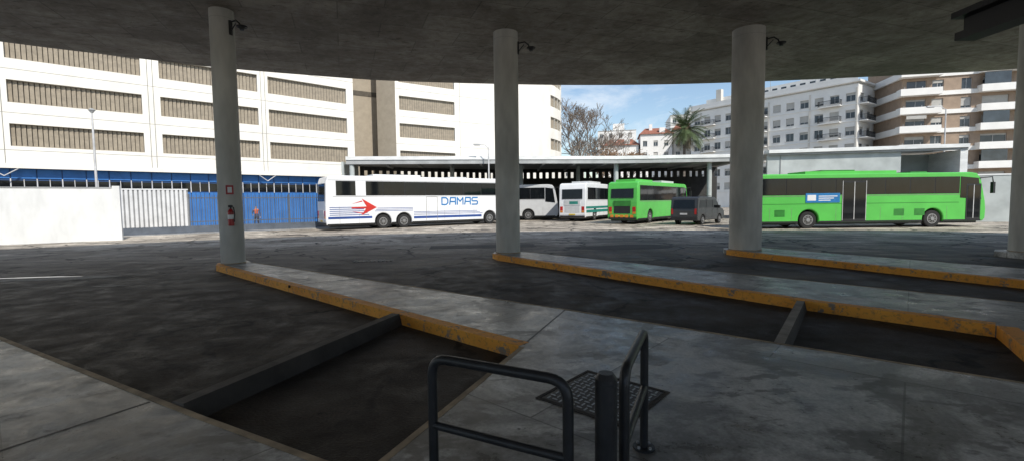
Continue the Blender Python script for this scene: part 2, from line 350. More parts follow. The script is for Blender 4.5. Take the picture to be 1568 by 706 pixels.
# ------------------------------------------------------------------ handrails and bollard
def fillet(pts,r,n=6):
    out=[Vector(pts[0])]
    for i in range(1,len(pts)-1):
        p=Vector(pts[i]); a=(Vector(pts[i-1])-p).normalized(); c=(Vector(pts[i+1])-p).normalized()
        s=p+a*r; e=p+c*r
        for k in range(n+1):
            t=k/n; out.append(s*(1-t)**2+p*2*t*(1-t)+e*t*t)
    out.append(Vector(pts[-1])); return out
def railing(P,Q,zt=.95,zl=.555):
    b=B(); P=Vector((*P,0));Q=Vector((*Q,0)); Z=Vector((0,0,1))
    b.tube(fillet([P+Z*.15,P+Z*(zt-.025),Q+Z*(zt-.025),Q+Z*.15],.1),.026,'rail',14)
    b.tube([P+Z*zl,Q+Z*zl],.023,'rail',12)
    for x in (P,Q):
        b.cyl(x+Z*.15,x+Z*.162,.07,.07,'rail',20); 
        for a in range(4):
            t=a*math.pi/2+.6; y=x+Vector((math.cos(t)*.05,math.sin(t)*.05,.162)); b.cyl(y,y+Z*.012,.01,.01,'steel',6)
    b.done('handrail')
railing((-.44,2.43),(.25,2.08)); railing((.54,2.2),(.84,2.9))
b=B(); b.cyl((.43,2.1,.15),(.43,2.1,.93),.052,.052,'rail',28,False); b.cyl((.43,2.1,.93),(.43,2.1,.955),.052,.034,'rail',28); b.cyl((.43,2.1,.90),(.43,2.1,.905),.054,.054,'rail',28); b.cyl((.43,2.1,.15),(.43,2.1,.17),.08,.075,'rail',24); b.done('bollard')

b=B(); b.M=Matrix.Translation((.74,3.72,0))@Matrix.Rotation(rad(-41),4,'Z')
b.box(-.36,.36,-.36,.36,.1,.154,'iron')
for i in range(12):
    for j in range(12):
        x=-.32+i*.058; y=-.32+j*.058; s=.022
        if (i+j)%2: b.box(x-s,x+s,y-.006,y+.006,.154,.159,'steel')
        else: b.box(x-.006,x+.006,y-s,y+s,.154,.159,'steel')
b.box(-.40,.40,-.40,-.37,.1,.157,'stopd');b.box(-.40,.40,.37,.40,.1,.157,'stopd');b.box(-.40,-.37,-.37,.37,.1,.157,'stopd');b.box(.37,.40,-.37,.37,.1,.157,'stopd')
b.done('manhole_cover')
b=B(); b.M=Matrix.Translation((-4.3,14.2,0))@Matrix.Rotation(rad(8),4,'Z'); b.box(-.6,.6,-.25,.25,0,.006,'black')
for i in range(10): b.box(-.57+i*.12,-.52+i*.12,-.22,.22,.006,.02,'patchl')
b.done('drain_grate')

# ------------------------------------------------------------------ wall openings helper
def facade(b,P0,P1,z0,z1,rows,ops,kw,inner,th=.4,ends=True):
    b.M,L=frameM(P0,P1)
    z=z0
    for zb,zt in rows:
        b.box(0,L,0,th,z,zb,kw); z=zt
        s=0
        for a,c in ops:
            if a>s: b.box(s,a,0,th,zb,zt,kw)
            inner(b,a,c,zb,zt); s=c
        if s<L: b.box(s,L,0,th,zb,zt,kw)
    b.box(0,L,0,th,z,z1,kw)
    b.M=Matrix.Identity(4); return L

def louvre(b,a,c,zb,zt):
    b.box(a,c,.36,.39,zb,zt,'louvd')
    n=max(2,int((c-a)/.26))
    for i in range(n):
        x=a+(i+.5)*(c-a)/n
        b.add([(x-.115,.27,zb+.02),(x+.10,.22,zb+.02),(x+.10,.22,zt-.02),(x-.115,.27,zt-.02)],[(0,1,2,3)],'louv')
    b.box(a,c,.16,.20,zb,zb+.05,'louv')

b=B()
A=Vector((-33,31.5)); Dd=Vector((17,15.5)).normalized()
P0=A+Dd*(-26); P1=A+Dd*23.2
off=26
ops=[(off+x,off+y) for x,y in [(-24.4,-17.4),(-16.5,-9.5),(-8.55,-1.5),(-.6,6.44),(7.58,14.5),(15.34,22.5)]]
rows=[(5.9,7.4),(8.8,10.3),(11.7,13.2),(14.6,16.1)]
L=facade(b,P0,P1,4.5,18,rows,ops,'white',louvre)
b.M,_=frameM(P0,P1)
for s in (-17,-9,-1.05,7.0,14.92):
    for dx in (-.16,.16): b.box(off+s+dx-.02,off+s+dx+.02,-.004,.0,4.5,18,'seam')
for z in (5.62,8.1,11.0,13.9): b.box(0,L,-.003,0,z,z+.03,'seam')
b.box(0,L,-.12,0,4.42,4.72,'white')
b.box(L-.4,L,.4,9,0,18,'tan'); b.box(0,L,.4,12,17.9,18,'white')
b.box(0,L-.4,.5,.7,0,4.5,'blued')
n=int(L/1.25)
for i in range(n):
    x=i*L/n; 
    b.box(x+.03,x+L/n-.03,.44,.5,0,2.85,'blue'); b.box(x+.03,x+L/n-.03,.44,.5,3.75,4.4,'blue')
    b.box(x+.05,x+L/n/2-.03,.46,.5,2.95,3.62,'glass'); b.box(x+L/n/2+.03,x+L/n-.05,.46,.5,2.95,3.62,'glass')
    b.box(x-.03,x+.03,.42,.5,2.85,3.75,'frame'); b.box(x+L/n/2-.02,x+L/n/2+.02,.42,.5,2.9,3.7,'frame')
    b.box(x+.3,x+.33,.425,.44,0,2.85,'blued'); b.box(x+.6,x+.63,.425,.44,0,2.85,'blued'); b.box(x+.9,x+.93,.425,.44,0,2.85,'blued')
for s in (off-1,off+15):
    for d in (-1,1):
        b.tube([(s,-.06,3.9),(s+d*.7,-.06,4.42)],.035,'frame',8)
b.M=Matrix.Identity(4)
b.done('car_park_building')

b=B()
c1=P1; 
b.M,Lr=frameM((c1.x-2.2,c1.y+3.2),(-12.6,54)); 
b.box(0,Lr,0,.4,0,20,'tan')
for i in range(10): b.box(.2,Lr-.2,-.05,0,2+i*1.45,2.5+i*1.45,'louvd') if i%2==0 and i>6 else None
b.M=Matrix.Identity(4)
Q0=(-14.4,50.3);Q1=(-12.2,49.5);Q2=(-2.3,56.0)
facade(b,(-13.2,56),Q0,0,20,[],[], 'white',louvre)
facade(b,Q0,Q1,0,20,[],[], 'tan',louvre)
facade(b,Q1,Q2,0,20,rows+[(17.5,18.8)],[(.4,6.95)],'white',louvre)
cur=[(-2.3,56),(-1.0,56.85),(.3,57.8),(1.5,58.7),(2.6,59.7),(3.65,60.75),(4.6,61.9),(5.4,63.0),(6.1,64.2),(6.65,65.4),(7.1,66.6),(7.5,69.2),(7.3,72)]
for i in range(len(cur)-1):
    Ls=math.dist(cur[i],cur[i+1])
    facade(b,cur[i],cur[i+1],0,20,rows+[(17.5,18.8)],[(.0,Ls)] if 7<=i<=10 else [],'white',louvre)
b.M,_=frameM(Q1,Q2)
for z in (5.62,8.1,11.0,13.9): b.box(0,11.84,-.003,0,z,z+.03,'seam')
for s in (7.6,): b.box(s-.02,s+.02,-.004,0,0,20,'seam')
b.M=Matrix.Identity(4)
b.done('rounded_building')

# ------------------------------------------------------------------ boundary wall, gate, fence
b=B(); b.M,L=frameM((-42,11.4),(-20.8,24.5)); b.box(0,L,0,.25,0,2.73,'white2'); b.box(0,L,-.03,.28,2.73,2.78,'shedg')
b.box(L-.28,L+.02,-.05,.3,0,2.85,'white2'); b.done('boundary_wall')
b=B(); b.M,L=frameM((-23.2,27.2),(-5.5,40.6))
Lc=3.4
b.box(-1,Lc,0,.03,.45,2.78,'gated')
for i in range(20): x=-1+i*4.4/20; b.box(x,x+.14,-.06,0,.47,2.74,'gatew')
b.box(-1,Lc,-.07,.06,2.74,2.82,'gatew')
b.box(-1,L,-.06,.06,.08,.5,'beam'); 
b.box(Lc,L,-.03,.03,2.22,2.28,'beam'); b.box(Lc,L,-.025,.025,.72,.78,'beam')
n=int((L-Lc)/.14)
for i in range(n): x=Lc+i*.14; b.box(x,x+.034,-.014,.014,.5,2.42,'beam')
for i in range(6): x=Lc+i*2.9; b.box(x,x+.08,-.05,.05,.0,2.5,'beam')
b.box(-1,L,-.2,.2,0,.06,'steel')
b.done('sliding_gate_fence')

# ------------------------------------------------------------------ bus shed
b=B()
fr=[(-14.6,41.0),(-1.3,42.2),(9.9,43.5),(20.3,42.9),(21.9,40.2)]
bk=[(24.0,54.5),(-1.5,54.2),(-15.5,46.6)]
poly=fr+bk
b.prism(poly,5.5,5.9,'shedg','shedg')
for i in range(4):
    b.M,L=frameM(fr[i],fr[i+1]); b.box(0,L,-.12,-.003,5.62,5.93,'shedw'); b.box(0,L,-.05,-.004,5.25,5.615,'shedg')
b.M=Matrix.Identity(4)
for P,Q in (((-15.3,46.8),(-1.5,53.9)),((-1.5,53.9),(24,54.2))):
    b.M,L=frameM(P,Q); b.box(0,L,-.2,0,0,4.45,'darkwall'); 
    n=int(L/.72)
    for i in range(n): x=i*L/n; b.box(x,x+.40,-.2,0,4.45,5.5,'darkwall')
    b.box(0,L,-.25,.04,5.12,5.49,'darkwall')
b.M,L=frameM((-14.9,41.2),(-15.4,46.7)); b.box(0,L,0,.2,0,5.5,'shedwall')
b.M=Matrix.Identity(4)
for x,y in ((10.0,44.2),(18.7,43.7),(7.2,50),(-14.2,41.3),(-6,47),(1,48)):
    b.cyl((x,y,0),(x,y,5.5),.22,.22,'shedwall',18,False)
for i in range(12):
    x=-12+i*3; b.box(x,x+.2,44.5,53.4 if x>-1 else 46.5,5.25,5.5,'shedg')
P=(22,39.8);Q=(36,36.7); b.M,L=frameM(P,Q)
b.box(0,9.9,0,.3,0,5.45,'shedwall'); b.box(0,L,-.4,8,5.62,5.9,'shedw'); b.box(0,L,-.25,-.0,5.451,5.615,'shedg')
b.box(9.6,9.9,.3,4,0,5.45,'shedwall'); b.box(9.9,L,3.6,3.9,0,5.45,'shedwall'); b.box(L-.5,L,-.2,3.6,0,5.45,'shedw')
b.box(0,9.9,-.05,0,3.5,3.58,'shedg'); b.box(1.0,1.05,-.06,0,3.6,5.4,'shedg')
b.box(9.9,L-.5,.0,.3,0,3.6,'shedwall')
b.M=Matrix.Identity(4)
b.done('bus_shed')
b=B(); b.M,L=frameM((28.5,33.5),(48,27)); b.box(0,L,0,.25,0,3.2,'shedwall'); b.box(0,L,-.04,.29,3.2,3.3,'shedw'); b.done('yard_wall')

# ------------------------------------------------------------------ vehicles
def wheel(b,x,z,r,y,w=.28,out=-1):
    b.cyl((x,y,z),(x,y+w,z),r,r,'rubber',28)
    b.cyl((x,y-.012,z),(x,y+.02,z),r*.93,r*.97,'rubber',28)
    b.cyl((x,y-.02,z),(x,y+.02,z),r*.60,r*.62,'rim',24)
    b.cyl((x,y-.024,z),(x,y-.018,z),r*.5,r*.5,'iron',24)
    b.cyl((x,y-.06,z),(x,y-.02,z),r*.22,r*.26,'rim',16)
    for i in range(8):
        t=i*math.pi/4; b.cyl((x+math.cos(t)*r*.38,y-.035,z+math.sin(t)*r*.38),(x+math.cos(t)*r*.38,y-.02,z+math.sin(t)*r*.38),r*.06,r*.06,'rim',6)
    b.cyl((x,y+w-.02,z),(x,y+w+.02,z),r*.62,r*.6,'rim',20)
def profile_body(prof,W,k,name,parent,bevel):
    n=len(prof); me=bpy.data.meshes.new(name); bm=bmesh.new()
    a=[bm.verts.new((x,0,z)) for x,z in prof]; c=[bm.verts.new((x,W,z)) for x,z in prof]
    bm.faces.new(a); bm.faces.new(c[::-1])
    for i in range(n): bm.faces.new((a[i],c[i],c[(i+1)%n],a[(i+1)%n]))
    bmesh.ops.recalc_face_normals(bm,faces=bm.faces); bm.to_mesh(me); bm.free(); me.materials.append(M[k])
    o=bpy.data.objects.new(name,me); sc.collection.objects.link(o); o.parent=parent
    m=o.modifiers.new('b','BEVEL'); m.width=bevel; m.segments=3; m.limit_method='ANGLE'; m.angle_limit=rad(50)
    return o
def body_profile(L,zb,zt,wheels,ra,front,rear):
    p=[(0.05,zb)]
    for x in wheels:
        for i in range(13):
            t=math.pi-math.pi*i/12; zz=.5+math.sin(t)*ra
            xx=x+math.cos(t)*ra
            if i==0: p.append((xx,zb))
            if zz>zb+.02: p.append((xx,zz))
            if i==12: p.append((xx,zb))
    p+= [(L-.15,zb)]+front+rear
    return p
def bus(name,corner,head,L,W,H,k,wheels,rearw=None,style='coach',wz=(2.3,3.3),livery=None,wx=None,np=8,doors=()):
    e=empty(name,(corner[0],corner[1],0),rad(head))
    zb=.33; ra=.60
    front=[(L-.02,.5),(L,1.0),(L-.05,1.5),(L-.35,H-.35),(L-.6,H-.06),(L-1.0,H)]
    rear=[(.5,H),(.18,H-.1),(.06,H-.5),(0,1.6),(0,.6)]
    prof=body_profile(L,zb,H,sorted(wheels),ra,front,rear)
    profile_body(prof,W,k,'body',e,.07)
    g=B()
    for x in wheels: g.box(x-ra-.02,x+ra+.02,.42,W-.42,.4,1.25,'black')
    g.box(.3,L-.4,.15,W-.15,.22,.4,'black')
    a,c=wx or (.55,L-1.3)
    for s in (0,1):
        y0,y1=(-.010,.02) if s==0 else (W-.02,W+.010)
        g.box(a,c,y0,y1,wz[0],wz[1],'black')
        w=(c-a)/np
        for i in range(np):
            y_=-.013 if s==0 else W+.013
            j=[y_+(R.uniform(-.006,0) if s==0 else R.uniform(0,.006)) for _ in range(3)]; j.append(j[0]+j[2]-j[1])
            g.add([(a+i*w+.025,j[0],wz[0]+.03),(a+(i+1)*w-.025,j[1],wz[0]+.03),(a+(i+1)*w-.025,j[2],wz[1]-.03),(a+i*w+.025,j[3],wz[1]-.03)],[(0,1,2,3)],'glass')
        yy0,yy1=(-.016,.02) if s==0 else (W-.02,W+.016)
        g.add([(c+.05,yy0,wz[0]-.25),(L-.32,yy0,wz[0]-.35),(L-.52,yy0,wz[1]-.1),(c+.05,yy0,wz[1]),(c+.05,yy1,wz[0]-.25),(L-.32,yy1,wz[0]-.35),(L-.52,yy1,wz[1]-.1),(c+.05,yy1,wz[1])],
              [(0,1,2,3),(7,6,5,4),(0,4,5,1),(1,5,6,2),(2,6,7,3),(3,7,4,0)],'glass')
    g.add([(L-.04,.12,1.35),(L-.04,W-.12,1.35),(L-.36,W-.14,H-.36),(L-.36,.14,H-.36),(L+.02,.12,1.35),(L+.02,W-.12,1.35),(L-.325,W-.14,H-.33),(L-.325,.14,H-.33)],
          [(0,1,2,3),(7,6,5,4),(0,4,5,1),(1,5,6,2),(2,6,7,3),(3,7,4,0)],'glass')
    g.box(L-.05,L+.02,.15,.55,.7,.95,'frame'); g.box(L-.05,L+.02,W-.55,W-.15,.7,.95,'frame')
    g.add([(.055,.3,H-.55),(.055,W-.3,H-.55),(.012,W-.3,1.95),(.012,.3,1.95),(.03,.3,H-.55),(.03,W-.3,H-.55),(-.02,W-.3,1.95),(-.02,.3,1.95)],
          [(0,1,2,3),(7,6,5,4),(0,4,5,1),(1,5,6,2),(2,6,7,3),(3,7,4,0)],'glass')
    for y in (.12,W-.37):
        g.box(-.02,.03,y,y+.25,.95,1.3,'redl'); g.box(-.02,.03,y,y+.25,.78,.93,'ambl')
    g.box(-.02,.03,.55,W-.55,.8,1.35,'black' if style!='coach' else 'bgrey'); g.box(-.025,-.02,W/2-.3,W/2+.3,.55,.67,'yellow'); g.box(-.04,.05,.1,W-.1,.35,.5,'black')
    for y in (-.28,W+.1):
        g.tube([(L-.45,0 if y<0 else W,H-.35),(L+.05,y+.05,H-.3),(L+.15,y+.09,H-.6)],.03,'black',8); g.box(L+.08,L+.2,y,y+.18,H-1.25,H-.6,'black')
    for i in range(int(L/1.3)):
        x=.9+i*1.3
        if all(abs(x-w_)>ra+.1 for w_ in wheels): g.box(x,x+.012,-.004,.0,zb+.12,wz[0]-.75,'seam')
    xs=[.1]+[q for w_ in sorted(wheels) for q in (w_-ra-.02,w_+ra+.02)]+[L-.3]
    for i in range(0,len(xs),2):
        if xs[i+1]>xs[i]: g.box(xs[i],xs[i+1],-.007,.0,zb+.01,zb+.10,'black')
    g.box(.5,L-1.2,-.009,0,wz[0]-.07,wz[0]-.045,'seam')
    for d0,d1,zt in doors:
        g.box(d0,d1,-.02,.01,.42,zt,'black'); m_=(d0+d1)/2
        g.box(d0+.06,m_-.03,-.028,-.02,.55,zt-.1,'glass'); g.box(m_+.03,d1-.06,-.028,-.02,.55,zt-.1,'glass')
        g.box(m_-.02,m_+.02,-.03,-.02,.5,zt-.05,'frame')
        for x in (d0,d1-.03): g.box(x,x+.03,-.03,-.02,.45,zt,'frame')
    if livery: livery(g,L,W,H)
    g.done('trim_and_glass',e)
    w=B()
    for x in wheels: wheel(w,x,.49,.49,.06); wheel(w,x,.49,.49,W-.36)
    w.done('wheels',e)
    return e
def lettering(word,x0,zb,h,cw,gap,parent,k,flip=None):
    S={'D':[[(0,0),(0,1),(.7,1),(1,.75),(1,.25),(.7,0),(0,0)]],'A':[[(0,0),(.15,1),(1,1),(1,0)],[(.1,.42),(1,.42)]],
       'M':[[(0,0),(0,1),(.5,.45),(1,1),(1,0)]],'S':[[(1,1),(.15,1),(0,.85),(0,.6),(.15,.5),(.85,.5),(1,.4),(1,.15),(.85,0),(0,0)]]}
    b=B(); t=h*.10
    for i,ch in enumerate(word):
        ox=x0+i*(cw+gap)
        for st in S[ch]:
            for (xa,za),(xb,zb_) in zip(st[:-1],st[1:]):
                A_=Vector((ox+xa*cw,zb+za*h)); B_=Vector((ox+xb*cw,zb+zb_*h)); d=(B_-A_).normalized(); n_=Vector((-d.y,d.x))*t; A_=A_-d*t*.6; B_=B_+d*t*.6
                yo=-.008-.0004*(i%2)-.0003*R.random()
                b.add([(A_.x-n_.x,yo,A_.y-n_.y),(B_.x-n_.x,yo,B_.y-n_.y),(B_.x+n_.x,yo,B_.y+n_.y),(A_.x+n_.x,yo,A_.y+n_.y)],[(0,1,2,3)],k)
    b.done('lettering',parent,recalc=False)

def liv_white(g,L,W,H):
    for i,z in enumerate((.98,1.11,1.24,1.37,1.50)):
        g.box(.25,2.9-.12*i,-.006,0,z,z+.05,'lblue')
    for i,z in enumerate((.90,1.0,1.10)):
        g.box(6.2,12.1-i*.25,-.006,0,z,z+.035,'lblue'); g.box(3.3+i*.1,6.15,-.006,0,z+.32,z+.355,'lblue')
    g.box(6.2,12.0,-.005,0,.62,.80,'lblue'); g.box(.15,3.1,-.0055,0,.74,.9,'lblue')
    def pol(p,k,y):
        n=len(p); g.add([(x,y,z) for x,z in p]+[(x,0,z) for x,z in p],[list(range(n)),list(range(2*n-1,n-1,-1))]+[(i,(i+1)%n,n+(i+1)%n,n+i) for i in range(n)],k)
    pol([(2.35,.95),(3.45,1.5),(2.4,2.12),(2.75,1.52)],'lred',-.009)
    pol([(1.7,1.44),(3.0,1.42),(3.0,1.57),(1.7,1.54)],'lred',-.011)
    pol([(1.7,1.75),(2.45,1.9),(2.4,1.97)],'lred',-.010); pol([(1.7,1.25),(2.5,1.12),(2.45,1.05)],'lred',-.010)
    g.box(2.0,2.7,-.022,.0,2.3,3.34,'bwhite')
    for x in (7.2,8.1): g.box(x,x+.03,-.008,0,.45,2.2,'seam')
    g.box(7.2,8.13,-.008,0,2.2,2.23,'seam')
    g.box(3.4,7.0,.5,W-.5,H,H+.16,'bwhite'); g.box(9.5,11.0,.6,W-.6,H,H+.1,'bgrey')
    for i in range(6): g.box(3.6+i*.5,3.85+i*.5,.6,W-.6,H+.16,H+.19,'black')
    g.box(.2,L-1.5,-.012,0,3.36,3.4,'bgrey')
e=bus('white_coach',(-12.4,30.7),34.1,15.3,2.55,3.68,'bwhite',[3.9,5.45,12.8],livery=liv_white,wz=(2.33,3.32),wx=(.7,13.6),np=8)
lettering('DAMAS',8.5,1.62,.52,.50,.16,e,'lcyan')

def liv_green(g,L,W,H):
    g.box(3.0,5.0,-.024,0,1.5,2.05,'lcyan'); g.box(3.1,3.6,-.028,-.024,1.62,1.95,'bwhite')
    for i in range(3): g.box(3.75,4.85-.2*i,-.028,-.024,1.85-.12*i,1.9-.12*i,'bwhite')
    g.box(3.2,8.6,.4,W-.4,H,H+.17,'bgreen'); g.box(4.2,6.2,.5,W-.5,H+.17,H+.24,'bgreend'); g.box(9.6,10.6,.6,W-.6,H,H+.1,'bgreend')
    g.box(.3,L-1.6,-.006,0,1.42,1.45,'bgreend')
    for x in (1.2,8.2,9.4): g.box(x,x+.6,-.008,0,.7,1.1,'bgreend')
def liv_green_door(g,L,W,H):
    liv_green(g,L,W,H)
    g.box(L-1.2,L-.35,-.02,.01,.42,2.5,'black'); g.box(L-1.12,L-.8,-.028,-.02,.55,2.4,'glass'); g.box(L-.74,L-.42,-.028,-.02,.55,2.4,'glass'); g.box(L-.79,L-.75,-.03,-.02,.5,2.45,'frame')
bus('green_bus',(14.2,27.0),0.0,13.6,2.55,3.18,'bgreen',[3.2,10.5],livery=liv_green_door,wz=(1.95,2.93),wx=(.4,12.0),np=8,doors=[(5.15,6.55,2.75)],style='city')
def liv_g2(g,L,W,H):
    g.box(.6,4,.4,W-.4,H,H+.17,'bgreen'); g.box(6,9,.4,W-.4,H,H+.2,'bgrey')
    g.box(-.03,-.02,.5,W-.5,1.35,1.75,'bgreend')
    for i in range(5): g.box(-.035,-.02,.3+i*.4,.55+i*.4,.5,.7,'ambl')
bus('green_bus',(9.25,33.96),52,11.8,2.4,3.2,'bgreen',[2.6,8.8],livery=liv_g2,wz=(1.75,2.9),wx=(.5,10.5),np=7,style='city')
def liv_t(g,L,W,H):
    g.box(.2,7,-.006,0,.75,1.0,'lteal'); g.box(.1,7.5,-.007,0,1.1,1.3,'lteal'); g.box(-.03,.0,.5,W-.5,1.4,1.85,'bgrey'); g.box(-.035,-.03,.7,1.5,1.5,1.75,'lteal')
    g.box(2,5,.4,W-.4,H,H+.2,'bgrey')
bus('white_coach',(6.37,39.75),60,10.5,2.5,3.35,'bwhite',[2.4,7.8],livery=liv_t,wz=(1.9,2.95),wx=(.5,9.3),np=6)
bus('grey_coach',(-7.0,44.9),-4,11.5,2.5,3.4,'bgrey',[2.8,8.6],wz=(2.0,3.1),wx=(.5,10.2),np=7)

def van():
    e=empty('parked_van',(12.75,31.65,0),rad(45)); W=1.95;L=4.9
    prof=[(0.03,.3)]
    for x in (.95,3.95):
        for i in range(11):
            t=math.pi-math.pi*i/10; zz=.33+math.sin(t)*.40; xx=x+math.cos(t)*.40
            if i==0: p0=(xx,.3); prof.append(p0)
            elif i==10: prof.append((xx,.3))
            elif zz>.32: prof.append((xx,zz))
    prof+=[(4.75,.3),(4.88,.5),(4.85,.9),(4.6,1.08),(3.95,1.22),(3.25,1.85),(2.9,1.95),(.35,1.97),(.12,1.85),(0,1.0),(0,.5)]
    profile_body(prof,W,'vgrey','body',e,.05)
    g=B()
    def pol(p,k,y0,y1):
        n=len(p); g.add([(x,y0,z) for x,z in p]+[(x,y1,z) for x,z in p],[list(range(n)),list(range(2*n-1,n-1,-1))]+[(i,(i+1)%n,n+(i+1)%n,n+i) for i in range(n)],k)
    for y0,y1 in((-.01,.01),(W-.01,W+.01)):
        pol([(.35,1.2),(1.4,1.2),(1.4,1.72),(.45,1.72)],'glass',y0,y1); pol([(1.5,1.2),(2.5,1.2),(2.5,1.75),(1.5,1.75)],'glass',y0,y1)
        pol([(2.62,1.2),(3.7,1.18),(3.2,1.72),(2.62,1.75)],'glass',y0,y1)
        for x in (1.45,2.56,3.6): g.box(x,x+.012,min(y0,y1)+.002,max(y0,y1)-.002,.45,1.8,'black')
    pol([(4.02,1.2),(3.28,1.86),(3.25,1.83),(3.98,1.17)],'glass',.15,W-.15)
    g.add([(-.015,.2,1.15),(-.015,W-.2,1.15),(.07,W-.25,1.75),(.07,.25,1.75),(.03,.2,1.15),(.03,W-.2,1.15),(.12,W-.25,1.75),(.12,.25,1.75)],[(0,1,2,3),(7,6,5,4),(0,4,5,1),(1,5,6,2),(2,6,7,3),(3,7,4,0)],'glass')
    g.box(-.012,.05,.06,.2,.75,1.15,'redl'); g.box(-.012,.05,W-.2,W-.06,.75,1.15,'redl'); g.box(-.015,0,W/2-.26,W/2+.26,.72,.84,'frame'); g.box(-.06,.1,.05,W-.05,.32,.55,'black')
    g.box(4.7,4.87,.1,.5,.75,.95,'frame'); g.box(4.7,4.87,W-.5,W-.1,.75,.95,'frame')
    g.box(3.35,3.55,-.22,-.02,1.15,1.35,'black'); g.box(3.35,3.55,W+.02,W+.22,1.15,1.35,'black')
    g.box(.6,.9,.2,.24,1.97,2.05,'black'); g.box(.5,2.8,.18,.22,2.0,2.04,'black'); g.box(.5,2.8,W-.22,W-.18,2.0,2.04,'black')
    g.done('trim_and_glass',e); w=B()
    for x in (.95,3.95): wheel(w,x,.33,.33,.02,.22); wheel(w,x,.33,.33,W-.26,.22)
    w.done('wheels',e)
van()

# ------------------------------------------------------------------ apartment buildings
def win(kind='n'):
    def f(b,a,c,zb,zt):
        b.box(a,c,.22,.26,zb,zt,'winglass'); m_=(a+c)/2
        for x in (a+.03,m_,c-.03): b.box(x-.03,x+.03,.18,.22,zb,zt,'frame')
        h=R.choice([0,.15,.3,.5,.8,1.0,.3])*(zt-zb)
        if h>.05: b.box(a+.01,c-.01,.14,.179,zt-h,zt-.002,'shutter')
        b.box(a-.05,c+.05,-.06,.0,zb-.08,zb-.003,'frame')
    return f
def balcony(b,a,c,z,d=1.1,solid=None,k='black'):
    b.box(a,c,-d,-.003,z-.18,z,'apt')
    if solid: 
        b.box(a,c,-d,-d+.1,z,z+.95,solid); b.box(a,a+.1,-d+.1,-.003,z,z+.95,solid); b.box(c-.1,c,-d+.1,-.003,z,z+.95,solid); return
    b.box(a,c,-d,-d+.05,z+.95,z+1.02,k)
    n=int((c-a)/.16)
    for i in range(n+1): x=a+i*(c-a-.03)/n; b.box(x,x+.035,-d,-d+.035,z,z+.95,k)
    for s in (a,c-.03):
        b.box(s,s+.03,-d,-.003,z+.95,z+1.0,k)
        for i in range(5): y=-d+.2*i+.1; b.box(s,s+.03,y,y+.03,z,z+.95,k)
b=B(); F0=(43.0,111);F1=(62.5,84);F2=(86,100)
rows=[(z*3.05+1.0,z*3.05+2.5) for z in range(1,7)]
Lf=math.dist(F0,F1)
ops=[];x=.8
while x<Lf-1.5: ops.append((x,x+1.5)); x+=2.55
facade(b,F0,F1,0,22.9,rows,ops,'apt',win())
b.M,_=frameM(F0,F1)
for z in range(1,7):
    zz=z*3.05+.55; b.box(0,Lf,-.10,-.002,zz-.18,zz-.05,'apt')
    for a,c in ((3.1,6.2),(14.5,17.6),(27.2,30.8)): balcony(b,a,c,zz,1.0)
    for i in range(0,13,3): b.box(2.4+i*2.55,2.65+i*2.55,-.15,-.003,zz,zz+2.8,'aptc')
b.box(0,Lf,-.4,-.0,22.6,22.95,'apt'); b.box(0,Lf,-.35,-.3,22.95,23.8,'apt')
Lg=math.dist(F1,F2)
b.M=Matrix.Identity(4)
ops2=[];x=1
while x<Lg-2: ops2.append((x,x+1.8)); x+=3.3
facade(b,F1,F2,0,22.9,rows,ops2,'apt',win())
b.M,_=frameM(F1,F2)
for z in range(1,7):
    zz=z*3.05+.55
    for a,c in ((.6,4.6),(9.5,13.5),(19,23)): balcony(b,a,c,zz,1.3)
b.box(-.4,Lg,-.4,0,22.6,22.95,'apt')
b.M=Matrix.Identity(4)
b.prism([F0,F1,F2,(75,125),(50,128)],22.3,22.5,'aptc')
b.M,_=frameM(F0,F1)
b.box(2,9,3,8,22.9,25.3,'apt'); b.box(14,30,3.5,9,22.9,25.6,'apt')
for x in range(8): b.box(15+x*1.8,16+x*1.8,3.45,3.5,23.6,25.0,'winglass')
b.box(5,6.2,2,3,22.9,27,'aptc'); b.box(22,23.5,4,5,25.6,27.4,'apt'); b.box(11,13,4,6,22.9,24.6,'shutter')
b.M=Matrix.Identity(4)
b.done('white_apartment_building')
b=B()
for x,y in ((55,99),(60,92),(66,95)):
    b.cyl((x,y,22.5),(x,y,28.5),.05,.04,'steel',6); 
    for i in range(4): b.box(x-.6,x+.6,y-.02,y+.02,27.2+i*.3,27.24+i*.3,'steel')
b.done('roof_antennas')
b=B(); H0=(67.0,80);H1=(92,72.5)
rows=[(z*3.1+1.0,z*3.1+2.75) for z in range(0,9)]
Lh=math.dist(H0,H1)
facade(b,H0,H1,0,28.5,rows,[(.6,3.4),(4.2,5.8),(8.2,9.6),(11,14.5),(15.5,17),(19,20.5),(21.5,24.5)],'brick',win())
b.M,_=frameM(H0,H1)
for z in range(0,9):
    zz=z*3.1+.35
    balcony(b,-.8,5.0,zz,1.5,'apt'); balcony(b,10.3,18,zz,1.3,'apt'); balcony(b,20.8,26,zz,1.3,'apt')
    b.box(5.0,10.3,-.2,-.003,zz-.2,zz+.5,'apt')
    for x in (-.3,2.2,4.6): b.box(x,x+.05,-1.45,-1.40,zz+.95,zz+1.25,'steel')
    if z%2==0: b.box(10.6,14,-1.25,-1.2,zz+.96,zz+2.8,'winglass'); 
    if z%3==1: b.box(.2,3,-1.3,-1.25,zz+2.1,zz+2.7,'shutter')
b.M,Ls=frameM((67+2.5,80+11),H0); 
b.box(0,Ls,0,.3,0,28.5,'brick'); b.box(-.0,Ls,-.0,14,28.5,28.7,'apt')
for z in range(0,9):
    zz=z*3.1+.35; b.box(2,Ls,-.5,-.003,zz-.2,zz+.9,'apt')
b.M=Matrix.Identity(4)
b.done('brick_apartment_building')
